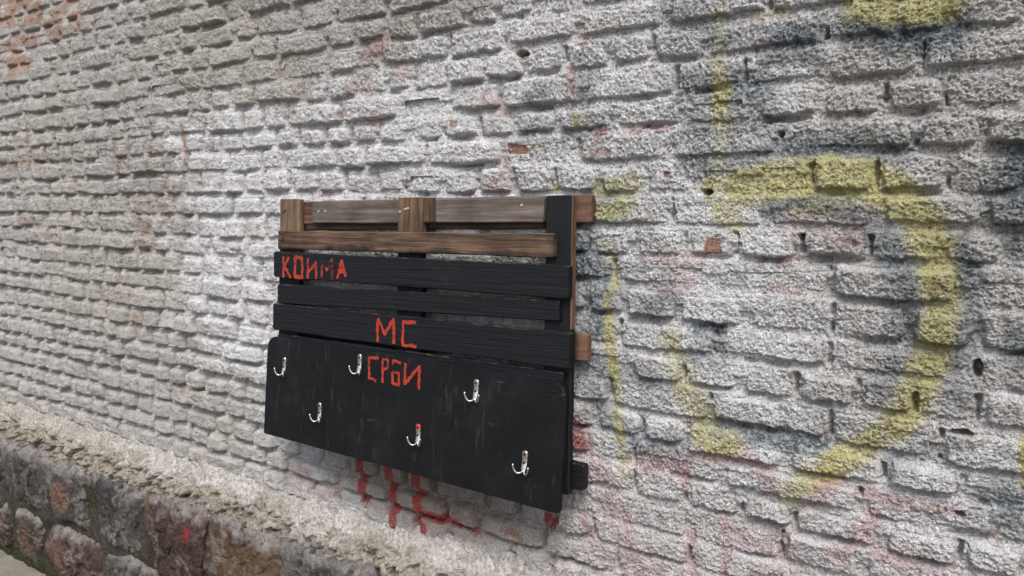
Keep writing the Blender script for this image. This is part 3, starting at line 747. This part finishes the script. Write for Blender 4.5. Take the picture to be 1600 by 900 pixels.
def stone(cx, cz, w_, h_, tone, seed, n=60, dep=.2, spot=None, cyo=-.035):
    r = np.random.default_rng(seed)
    if n not in CS: CS[n] = cube_sphere(n)
    dirs, F = CS[n]
    planes = []
    for ax, hs in ((0, w_ / 2), (2, h_ / 2), (1, dep / 2)):
        for sg in (-1, 1):
            nrm = np.zeros(3); nrm[ax] = sg; nrm += r.normal(0, .12, 3); planes.append((nrm / np.linalg.norm(nrm), hs * r.uniform(.93, 1.03)))
    for _ in range(22):
        nrm = r.normal(0, .75, 3); nrm[1] = -1.0 - .4 * r.random(); nrm /= np.linalg.norm(nrm)
        sup = abs(nrm[0]) * w_ / 2 + abs(nrm[2]) * h_ / 2 + abs(nrm[1]) * dep / 2
        planes.append((nrm, sup * r.uniform(.72, .88)))
    R_ = np.full(len(dirs), 0.0)
    inv = np.zeros(len(dirs))
    for nrm, d in planes: inv += np.clip(dirs @ nrm / d, 0, None) ** 48
    R_ = inv ** (-1 / 48.)
    P = dirs * R_[:, None]
    q = P + r.uniform(-50, 50, 3)
    n1 = fbm3(q * 9, 3, seed); n2 = fbm3(q * 28, 3, seed + 3); rd = 1 - np.abs(2 * fbm3(q * 14, 3, seed + 7) - 1)
    n3 = 1 - np.abs(2 * fbm3(q * 40, 2, seed + 31) - 1)
    disp = .022 * (n1 - .5) + .014 * (n2 - .5) - .010 * sm(.84, .98, rd) + .008 * (n3 - .6)
    stp = np.floor((n1 + .15 * n2) * 8) / 8
    P = P + dirs * (disp + .012 * (stp - .5))[:, None]
    # colours of the rock
    tones = {'grey': ((.10, .09, .083), (.21, .19, .18)), 'red': ((.085, .048, .038), (.20, .115, .085)), 'brown': ((.085, .062, .05), (.17, .128, .10)), 'rust': ((.11, .072, .046), (.24, .135, .07))}
    a, bq = [np.array(x) for x in tones[tone]]
    k = sm(.3, .7, fbm3(q * 11, 3, seed + 11))[:, None]; C = a * (1 - k) + bq * k
    C *= (.08 + .46 * n2[:, None])
    lz = P[:, 2] / (h_ / 2)
    wv_ = (sm(.55, .95, lz + .7 * (fbm3(q * 13, 3, seed + 15) - .5)) * sm(.3, .6, fbm3(q * 30, 2, seed + 17) + .15))[:, None] * .7   # drips of whitewash from above
    C = C * (1 - wv_) + np.array([.25, .235, .225]) * wv_
    qz = sm(.86, .97, 1 - np.abs(2 * fbm3(q * 8, 4, seed + 21) - 1))[:, None] * .3
    C = C * (1 - qz) + np.array([.27, .24, .21]) * qz
    if spot:
        for (sx, sz, sr, sc) in spot:
            d = np.hypot((P[:, 0] - sx * w_ / 2), (P[:, 2] - sz * h_ / 2)) / sr + 1.6 * (n2 - .5) + 1.2 * (n1 - .5)
            mk = (sm(1.1, .7, d) * (P[:, 1] < .03))[:, None] * .9; C = C * (1 - mk) + np.array(sc) * (.35 + .6 * n2[:, None]) * mk
    obj('stone', mesh_from('stone', P, F, C), M_STONE, plinth, (cx + 2.4, cyo + .1, cz))


def stone_px(x0, y0, x1, y1, tone, seed, spot=None, out=.13):
    """a stone whose face spans these columns and rows of the photograph"""
    xm, ym = (x0 + x1) / 2, (y0 + y1) / 2
    ax, _ = wall_at(x0, ym, out); bx_, _ = wall_at(x1, ym, out); _, zt = wall_at(xm, y0, out); _, zb = wall_at(xm, y1, out)
    stone((ax + bx_) / 2, (zt + zb) / 2, (bx_ - ax) * 1.12, (zt - zb) * 1.03, tone, seed, spot=spot)


ORG = (.19, .10, .065)
stone_px(-70, 672, -2, 765, 'grey', 1); stone_px(-2, 702, 74, 790, 'grey', 2); stone_px(72, 730, 130, 828, 'grey', 3, [(-.35, .05, .085, ORG)])
stone_px(124, 752, 214, 862, 'grey', 4); stone_px(212, 790, 308, 900, 'red', 5, [(.55, .35, .035, (.30, .025, .025)), (-.7, .8, .05, (.16, .10, .055))])
stone_px(314, 826, 428, 945, 'rust', 6, [(.3, -.1, .12, (.15, .095, .055))]); stone_px(432, 872, 560, 1000, 'grey', 7)
stone_px(-60, 765, -8, 845, 'brown', 8); stone_px(-6, 790, 17, 866, 'red', 9); stone_px(18, 806, 66, 880, 'brown', 10, [(-.2, -.1, .1, (.15, .095, .07))])
stone_px(70, 832, 152, 925, 'red', 11, [(-.4, 0, .12, (.17, .095, .065))]); stone_px(160, 876, 240, 965, 'grey', 12); stone_px(246, 915, 330, 1010, 'brown', 13); stone_px(335, 960, 450, 1080, 'red', 14)
for q, x in enumerate((-5.0, -5.4, -5.8)):      # and on beyond the left edge
    stone(x, HC - 1.40, .37, .27, ['grey', 'brown', 'grey'][q], 80 + q, n=24); stone(x + .12, HC - 1.70, .38, .27, ['red', 'grey', 'brown'][q], 90 + q, n=24)
x = wall_at(560, 900, .13)[0] + .02; q = 20
while x < X1 - .3:      # on towards the right, below the frame
    w_ = rng.uniform(.28, .42); stone(x + w_ / 2, HC - 1.40, w_ * .98, .27, ['grey', 'red', 'brown', 'rust'][q % 4], q, n=20); 
    stone(x + w_ / 2 + .1, HC - 1.70, w_ * .98, .27, ['red', 'grey', 'grey', 'brown'][q % 4], q + 50, n=20); x += w_ + .02; q += 1

# ------------------------------------------------------------------ the pallet with its hooks
LEAN, PROT, TWIST = rad(-3.18), rad(-.787), rad(.319)
RP = Rz(TWIST) @ Rx(LEAN) @ Ry(PROT)
ORG0 = np.array([-2.1396, 1.5472 - DW, -3.2163 + HC]) + RP @ np.array([0, 0, 2.30])
mp_ = Matrix.Identity(4)
for i in range(3):
    for j in range(3): mp_[i][j] = RP[i, j]
    mp_[i][3] = ORG0[i]
rack = empty('pallet_coat_rack', (0, 0, 0), None, 'black painted wooden pallet hung on the wall as a coat rack with red lettering', 'coat rack')
rack.matrix_world = mp_


def loc(px, py, yl=0.0):
    """place of the photograph -> (x, z) in the pallet's own plane, yl metres behind its front"""
    d = RP.T @ ray(px, py); o = RP.T @ (CAM - ORG0); t = (yl - o[1]) / d[1]; p = o + d * t; return p[0], p[2]


def plank(name, quad, y0, y1, mat, parent=rack, n=26, wob=.0012, seed=0, bev=.003, vertical=False, taper=None):
    """sawn board: quad = (x,z) of TL,TR,BR,BL; edges slightly uneven, arrises broken"""
    TL, TR, BR, BL = [np.array(p, float) for p in quad]
    if vertical: TL, TR, BR, BL = TR, BR, BL, TL     # run along the length
    cx, cz = np.mean([TL, TR, BR, BL], axis=0)
    ts = np.concatenate([[0, .004], np.linspace(.02, .98, n - 4), [.996, 1]]); rows = []
    r = np.random.default_rng(seed + 900)
    for q, s in enumerate(ts):
        a = TL + (TR - TL) * s; bq = BL + (BR - BL) * s
        end = bev if q in (0, n - 1) else 0
        wa = wob * (2 * vn(s * 9 + seed, seed * 1.7, 5) - 1) + wob * .8 * (2 * vn(s * 31 + seed, seed * .7, 6) - 1); wb = wob * (2 * vn(s * 8 + seed, seed * 2.3, 7) - 1) + wob * .8 * (2 * vn(s * 27 + seed, seed * .9, 8) - 1)
        dv = (bq - a) / np.linalg.norm(bq - a); a = a + dv * (wa + end); bq = bq - dv * (wb + end)
        yb = .0003 * (2 * vn(s * 3 + seed, seed * 3.1, 9) - 1)
        e = bev
        ring = [(a + dv * e, y0 + yb), (bq - dv * e, y0 + yb), (bq, y0 + e + yb), (bq, y1 - e), (bq - dv * e, y1), (a + dv * e, y1), (a, y1 - e), (a, y0 + e + yb)]
        rows.append([(p[0] - cx, yy - (y0 + y1) / 2, p[1] - cz) for p, yy in ring])
    P = np.array(rows).reshape(-1, 3); nr = len(ts); Q = []
    for q in range(nr - 1):
        for k in range(8): k2 = (k + 1) % 8; Q.append((q * 8 + k, q * 8 + k2, (q + 1) * 8 + k2, (q + 1) * 8 + k))
    e0 = (nr - 1) * 8
    for o_, rev in ((0, True), (e0, False)):
        for quad_ in ((0, 1, 2, 7), (7, 2, 3, 6), (6, 3, 4, 5)):
            t_ = [o_ + k for k in quad_]; Q.append(tuple(t_[::-1]) if rev else tuple(t_))
    me = mesh_from(name, P, np.array(Q), None, False)
    ob = obj(name, me, mat, parent, (cx, (y0 + y1) / 2, cz)); ob['c'] = 0; del ob['c']
    return ob


def Lq(pts, yl): return [loc(px, py, yl) for px, py in pts]


def rel(ob, x, y, z): return (x - ob.location[0], y - ob.location[1], z - ob.location[2])


# uprights
ST0, ST1 = .022, .046
sl = plank('stringer', Lq([(437, 311), (467.5, 311), (465, 690), (433, 668)], ST0), ST0, ST1, M_TAN, seed=1, vertical=True)
sm_ = plank('stringer', Lq([(621, 309), (660, 308), (656, 735), (619, 722)], ST0), ST0, ST1, M_MIDW, seed=2, vertical=True)
sr = plank('stringer', Lq([(853, 306), (895.5, 305), (888, 774), (846, 762)], ST0), ST0, ST1, M_BLACKZ, seed=3, vertical=True)
sl['label'] = 'tan upright board at the left end'; sr['label'] = 'black painted right upright with bare chipped edge'
# boards on the wall side
bp1 = plank('back_plank', Lq([(470, 315), (924, 303.5), (924, 348), (470, 350)], ST1), ST1 + .001, ST1 + .022, M_RED, seed=4)
bp1['label'] = 'reddish brown top board running past the right upright'
bpg = plank('back_plank', Lq([(489, 316), (852, 306.5), (849, 347.5), (489, 349)], .034), .032, ST1 - .001, M_GREY, seed=5); bpg['label'] = 'weathered grey board between the uprights at the top'
shade_strip = plank('back_plank', Lq([(480, 348), (852, 345), (852, 357), (480, 359)], .055), .052, .07, M_GAPSHADE, seed=6)  # dark strip added in place of the shaded wall in this gap
bp2 = plank('back_plank', Lq([(440, 503), (918, 523), (918, 565), (440, 535)], ST1), ST1 + .001, ST1 + .022, M_BACK2, seed=7)
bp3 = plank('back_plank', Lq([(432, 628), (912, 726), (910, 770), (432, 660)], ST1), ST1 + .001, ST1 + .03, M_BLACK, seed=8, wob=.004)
# extra block beside the middle upright
mb = plank('spacer_block', Lq([(660.5, 309), (679, 308.5), (679, 346), (660.5, 346)], .024), .024, .0315, M_BLOCK, n=8, seed=9, vertical=True)
# front boards
sA = plank('slat', Lq([(434.8, 360), (865.4, 365.5), (865.4, 403), (434.4, 389)], .004), .004, .0215, M_SLATA, seed=10); sA['label'] = 'bare brown front board under the top gap'
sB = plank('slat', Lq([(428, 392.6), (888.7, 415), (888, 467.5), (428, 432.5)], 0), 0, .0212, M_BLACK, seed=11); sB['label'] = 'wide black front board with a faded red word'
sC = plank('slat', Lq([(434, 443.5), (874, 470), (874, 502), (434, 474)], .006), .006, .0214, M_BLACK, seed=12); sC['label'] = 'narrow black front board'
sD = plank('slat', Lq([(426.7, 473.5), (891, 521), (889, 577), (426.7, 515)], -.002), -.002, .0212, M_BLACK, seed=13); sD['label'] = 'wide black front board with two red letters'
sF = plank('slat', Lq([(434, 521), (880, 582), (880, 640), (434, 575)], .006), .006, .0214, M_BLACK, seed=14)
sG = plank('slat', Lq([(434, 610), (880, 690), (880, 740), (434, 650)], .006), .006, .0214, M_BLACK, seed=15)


def extrude_outline(name, pts, y0, y1, mat, bev=.002):
    """flat sheet with a given outline, arrises broken"""
    pts = np.array(pts); c = pts.mean(0); n = len(pts)
    d = pts - c; ins = c + d * (1 - bev / np.maximum(np.linalg.norm(d, axis=1), 1e-6))[:, None]
    rings = [(ins, y0), (pts, y0 + bev), (pts, y1 - bev), (ins, y1)]
    P = np.concatenate([np.stack([r[:, 0] - c[0], np.full(n, yy - (y0 + y1) / 2), r[:, 1] - c[1]], -1) for r, yy in rings])
    me = bpy.data.meshes.new(name); F = []
    for k in range(3):
        for q in range(n): q2 = (q + 1) % n; F.append((k * n + q2, k * n + q, (k + 1) * n + q, (k + 1) * n + q2))
    F.append(tuple(range(n))); F.append(tuple(range(4 * n - 1, 3 * n - 1, -1)))
    me.from_pydata([tuple(p) for p in P], [], F); me.update()
    ob = obj(name, me, mat, rack, (c[0], (y0 + y1) / 2, c[1])); return ob


EB0, EB1 = -.014, .0035
cs = Lq([(418.5, 524), (884, 598), (873, 804), (411.7, 677)], EB0); TL, TR, BR, BL = [np.array(p) for p in cs]


def corner(p, a, bq, r_, n=7):
    da = (a - p) / np.linalg.norm(a - p); db = (bq - p) / np.linalg.norm(bq - p); A = p + da * r_; Bq = p + db * r_; out = []
    for k in range(n): s = k / (n - 1); out.append((1 - s) ** 2 * A + 2 * s * (1 - s) * p + s * s * Bq)
    return out


outline = corner(TL, BL, TR, .05) + [TL + (TR - TL) * s for s in (.3, .5, .7)] + corner(TR, TL, BR, .05) + [TR + (BR - TR) * s for s in (.5,)] + corner(BR, TR, BL, .012, 4) + [BR + (BL - BR) * s for s in (.3, .5, .7)] + corner(BL, BR, TL, .008, 4)
hb = extrude_outline('hook_board', outline, EB0, EB1, M_BOARD); hb['label'] = 'black plywood sheet with rounded corners that carries the hooks'


def letter(lines, parent, yl, wd, mat, origin, scale, seed):
    """brush strokes lying on the board; places in the photograph"""
    V_ = []; F_ = []
    for li, ln in enumerate(lines):
        pts = np.array([loc(origin[0] + x / scale, origin[1] + z / scale, yl) for x, z in ln])
        dense = []
        for a, bq in zip(pts[:-1], pts[1:]):
            n = max(2, int(np.linalg.norm(bq - a) / .004)); dense += [a + (bq - a) * s for s in np.linspace(0, 1, n, endpoint=False)]
        dense.append(pts[-1]); dense = np.array(dense); tg = np.gradient(dense, axis=0); tg /= np.linalg.norm(tg, axis=1)[:, None] + 1e-9
        nr = np.stack([-tg[:, 1], tg[:, 0]], -1); s = np.arange(len(dense))
        wl = wd * .86 * (.5 + .40 * (vn(s * .45 + seed * 9 + li * 31, s * 0 + seed, 200) - .5)); wr = wd * .86 * (.5 + .40 * (vn(s * .45 + seed * 9 + li * 31, s * 0 + seed, 201) - .5))
        o = len(V_); yy = yl - .0007 - .00012 * li
        for k in range(len(dense)):
            a = dense[k] + nr[k] * wl[k]; bq = dense[k] - nr[k] * wr[k]
            V_.append((a[0], yy, a[1])); V_.append((bq[0], yy, bq[1]))
        for k in range(len(dense) - 1): F_.append((o + 2 * k, o + 2 * k + 1, o + 2 * k + 3, o + 2 * k + 2))
    V_ = np.array(V_); c = V_.mean(0); pl = np.array(parent.location)
    ob = obj('painted_letter', mesh_from('painted_letter', V_ - c, np.array(F_), None, False), mat, parent, tuple(c - pl)); return ob


o5, s5 = (420, 380), 11.25
letter([[(262, 235), (256, 605)], [(355, 245), (280, 405), (390, 610)]], sB, 0, .0125, M_PAINT_MID, o5, s5, 1)
letter([[(462, 250), (592, 258), (590, 600), (462, 590), (462, 250)]], sB, 0, .014, M_PAINT_MID, o5, s5, 2)
letter([[(690, 265), (690, 625)], [(830, 320), (832, 630)], [(700, 500), (820, 370)]], sB, 0, .0125, M_PAINT_MID, o5, s5, 3)
letter([[(935, 300), (935, 590)], [(935, 320), (1030, 470), (1110, 280)], [(1115, 270), (1112, 640)]], sB, 0, .011, M_PAINT_WORN, o5, s5, 4)
letter([[(1285, 290), (1205, 620)], [(1285, 290), (1360, 590)], [(1225, 500), (1340, 505)], [(1240, 450), (1325, 455)]], sB, 0, .0125, M_PAINT_MID, o5, s5, 5)
o6, s6 = (560, 480), 6.43
letter([[(190, 345), (200, 110)], [(200, 110), (265, 268), (358, 118)], [(358, 112), (354, 368)]], sD, -.002, .013, M_PAINT, o6, s6, 6)
letter([[(580, 157), (452, 147), (446, 382), (585, 392)]], sD, -.002, .012, M_PAINT, o6, s6, 7)
letter([[(205, 512), (112, 500), (106, 708), (180, 738)]], hb, EB0, .0115, M_PAINT_MID, o6, s6, 8)
letter([[(245, 760), (248, 520), (300, 530), (295, 612), (252, 620)]], hb, EB0, .0105, M_PAINT_MID, o6, s6, 9)
letter([[(430, 560), (350, 532), (345, 575)], [(345, 650), (345, 762), (408, 782), (408, 662), (345, 648)]], hb, EB0, .0105, M_PAINT_MID, o6, s6, 10)
letter([[(475, 560), (466, 780)], [(466, 775), (615, 590)], [(618, 585), (608, 825)]], hb, EB0, .0115, M_PAINT, o6, s6, 11)


def tube(path, rads, n=10, cap=True):
    path = np.array(path, float); V_ = []; F_ = []
    tg = np.gradient(path, axis=0); tg /= np.linalg.norm(tg, axis=1)[:, None]
    up_ = np.array([.31, .2, .93])
    for p, t_, r_ in zip(path, tg, rads):
        a = np.cross(t_, up_); a /= np.linalg.norm(a); bq = np.cross(t_, a)
        for k in range(n): th = 2 * math.pi * k / n; V_.append(p + (a * math.cos(th) + bq * math.sin(th)) * r_)
    for q in range(len(path) - 1):
        for k in range(n): k2 = (k + 1) % n; F_.append((q * n + k, q * n + k2, (q + 1) * n + k2, (q + 1) * n + k))
    return np.array(V_), np.array(F_)


def screw_mesh(r_=.0045):
    ring = [(0, 0)]; V_ = []; prof_ = [(r_, .0004), (r_, -.0010), (r_ * .75, -.0019), (r_ * .25, -.0022), (r_ * .22, -.0012), (.0001, -.0012)]
    n = 14; F_ = []
    for a, y_ in prof_:
        for k in range(n): th = 2 * math.pi * k / n; V_.append((a * math.cos(th), y_, a * math.sin(th)))
    for q in range(len(prof_) - 1):
        for k in range(n): k2 = (k + 1) % n; F_.append((q * n + k, q * n + k2, (q + 1) * n + k2, (q + 1) * n + k))
    return mesh_from('screw', np.array(V_), np.array(F_), None, True)


def hook_plate(h_, w_):
    """pressed strap: round top, bulged face, narrow waist where the prongs leave"""
    nz, nx_ = 22, 11; V_ = []
    for a in range(nz):
        s = a / (nz - 1); z = h_ * (.5 - s)
        if s < .16: hw = w_ / 2 * math.sqrt(max(.02, 1 - (1 - s / .16) ** 2))
        else: hw = w_ / 2 * (1 - .22 * (s - .16) / .84)
        if s > .93: hw *= 1 - .4 * (s - .93) / .07
        for k in range(nx_):
            e = -1 + 2 * k / (nx_ - 1); V_.append((hw * e, -.0035 * math.sqrt(max(0, 1 - e * e)) - .0012 - .006 * max(0, s - .6) / .4, z))
    V_ = np.array(V_); F = grid_faces(nx_, nz); bk = V_.copy(); bk[:, 1] = .0006; n0 = len(V_)
    Fb = F[:, ::-1] + n0; side = []
    per = [k for k in range(nx_)] + [nx_ * q + nx_ - 1 for q in range(1, nz)] + [nx_ * (nz - 1) + k for k in range(nx_ - 2, -1, -1)] + [nx_ * q for q in range(nz - 2, 0, -1)]
    for a, bq in zip(per, per[1:] + per[:1]): side.append((a, bq, bq + n0, a + n0))
    return mesh_from('hook', np.concatenate([V_, bk]), np.concatenate([F, Fb, np.array(side)]), None, True)


def prong_mesh(sgn, h_):
    pts = []
    for q in range(17):
        s = q / 16.; th = math.pi * (1.02 * s)
        out = .0215 * (1 - math.cos(th)) / 2 * 1.0; drop = -.0125 * math.sin(th) + .010 * max(0, s - .55) / .45
        pts.append((sgn * out * 1.15, -.006 - out * .75, -h_ * .40 + drop))
    rads = [.0030 - .0006 * (q / 16.) for q in range(16)] + [.0034]
    pts.append((pts[-1][0] + sgn * .0006, pts[-1][1] - .0004, pts[-1][2] + .0022)); rads.append(.0012)
    V_, F_ = tube(pts, rads); return mesh_from('prong', V_, F_, None, True)


HH, HWD = .057, .0185
ME_PL = hook_plate(HH, HWD); ME_PL.materials.append(M_STEEL); ME_L = prong_mesh(-1, HH); ME_L.materials.append(M_STEEL); ME_R = prong_mesh(1, HH); ME_R.materials.append(M_STEEL); ME_S = screw_mesh(.0036); ME_S.materials.append(M_DARKM); ME_SC = screw_mesh(.0048); ME_SC.materials.append(M_SCREW)
ME_SD = screw_mesh(.004); ME_SD.materials.append(M_DARKM)


def cap_mesh():
    V_, F_ = [], []
    nz, nx_ = 8, 11
    for a in range(nz):
        s = .24 * a / (nz - 1); z = HH * (.5 - s) + .0004
        hw = (HWD / 2 + .0005) * (math.sqrt(max(.02, 1 - (1 - s / .16) ** 2)) if s < .16 else 1 - .22 * (s - .16) / .84)
        for k in range(nx_): e = -1 + 2 * k / (nx_ - 1); V_.append((hw * e, -.0035 * math.sqrt(max(0, 1 - e * e)) - .0018, z))
    return mesh_from('red_paint_dab', np.array(V_), grid_faces(nx_, nz), None, True)


for k, (px, pt, pb) in enumerate([(444.7, 557, 584), (562.4, 552.5, 581), (500, 627.5, 656), (654, 661.5, 692), (744.4, 591, 624), (820.3, 701.5, 737)]):
    x, z = loc(px, (pt + pb) / 2, EB0)
    hk = obj('hook', ME_PL, None, rack, (x, EB0, z), (0, rng.normal(0, .03), 0))
    for me_, nm_ in ((ME_L, 'prong'), (ME_R, 'prong')): obj(nm_, me_, None, hk)
    for dz in (.30, -.12): obj('screw', ME_S, None, hk, (0, -.0046, HH * dz))
    if k == 3:
        obj('paint_dab', cap_mesh(), M_REDP, hk); hk['label'] = 'steel hook with its top end painted red'


def put_screw(ob, px, py, yl, me_):
    x, z = loc(px, py, yl); obj('screw', me_, None, ob, rel(ob, x, yl, z), (0, rng.uniform(0, 3), 0))


for px, py in ((497.5, 330.5), (508, 330.5), (815, 321)): put_screw(bpg, px, py, .032, ME_SC)
for px, py in ((446, 329), (443, 332)): put_screw(sl, px, py, ST0, ME_SD)
for px, py in ((624.5, 331), (633, 327), (637, 326)): put_screw(sm_, px, py, ST0, ME_SC)
for px, py in ((442, 372), (442, 376)): put_screw(sA, px, py, .004, ME_SD)
for px, py in ((434, 410), (434.5, 416), (650, 415), (880, 440)): put_screw(sB, px, py, 0, ME_SD)
for px, py in ((881, 545), (862, 550), (434, 490), (625, 520)): put_screw(sD, px, py, -.002, ME_SD)
for px, py in ((854, 618), (865, 612), (427, 560), (650, 700)): put_screw(hb, px, py, EB0, ME_SD)

# small plastic plug left in the wall beside the pallet
x, z = wall_at(933, 335, .0); V_, F_ = tube([(0, .02, 0), (0, -.002, 0), (0, -.006, 0), (0, -.006, 0.00001), (0, -.0, 0)], [.0045, .0045, .004, .002, .002], 12)
mt, t, b = new_mat('white_plastic', .5, .4); b.inputs['Base Color'].default_value = (.6, .59, .56, 1)
obj('wall_plug', mesh_from('wall_plug', V_, F_), mt, wall, (x + 2.4, 0, z))

scene.render.engine = 'CYCLES'
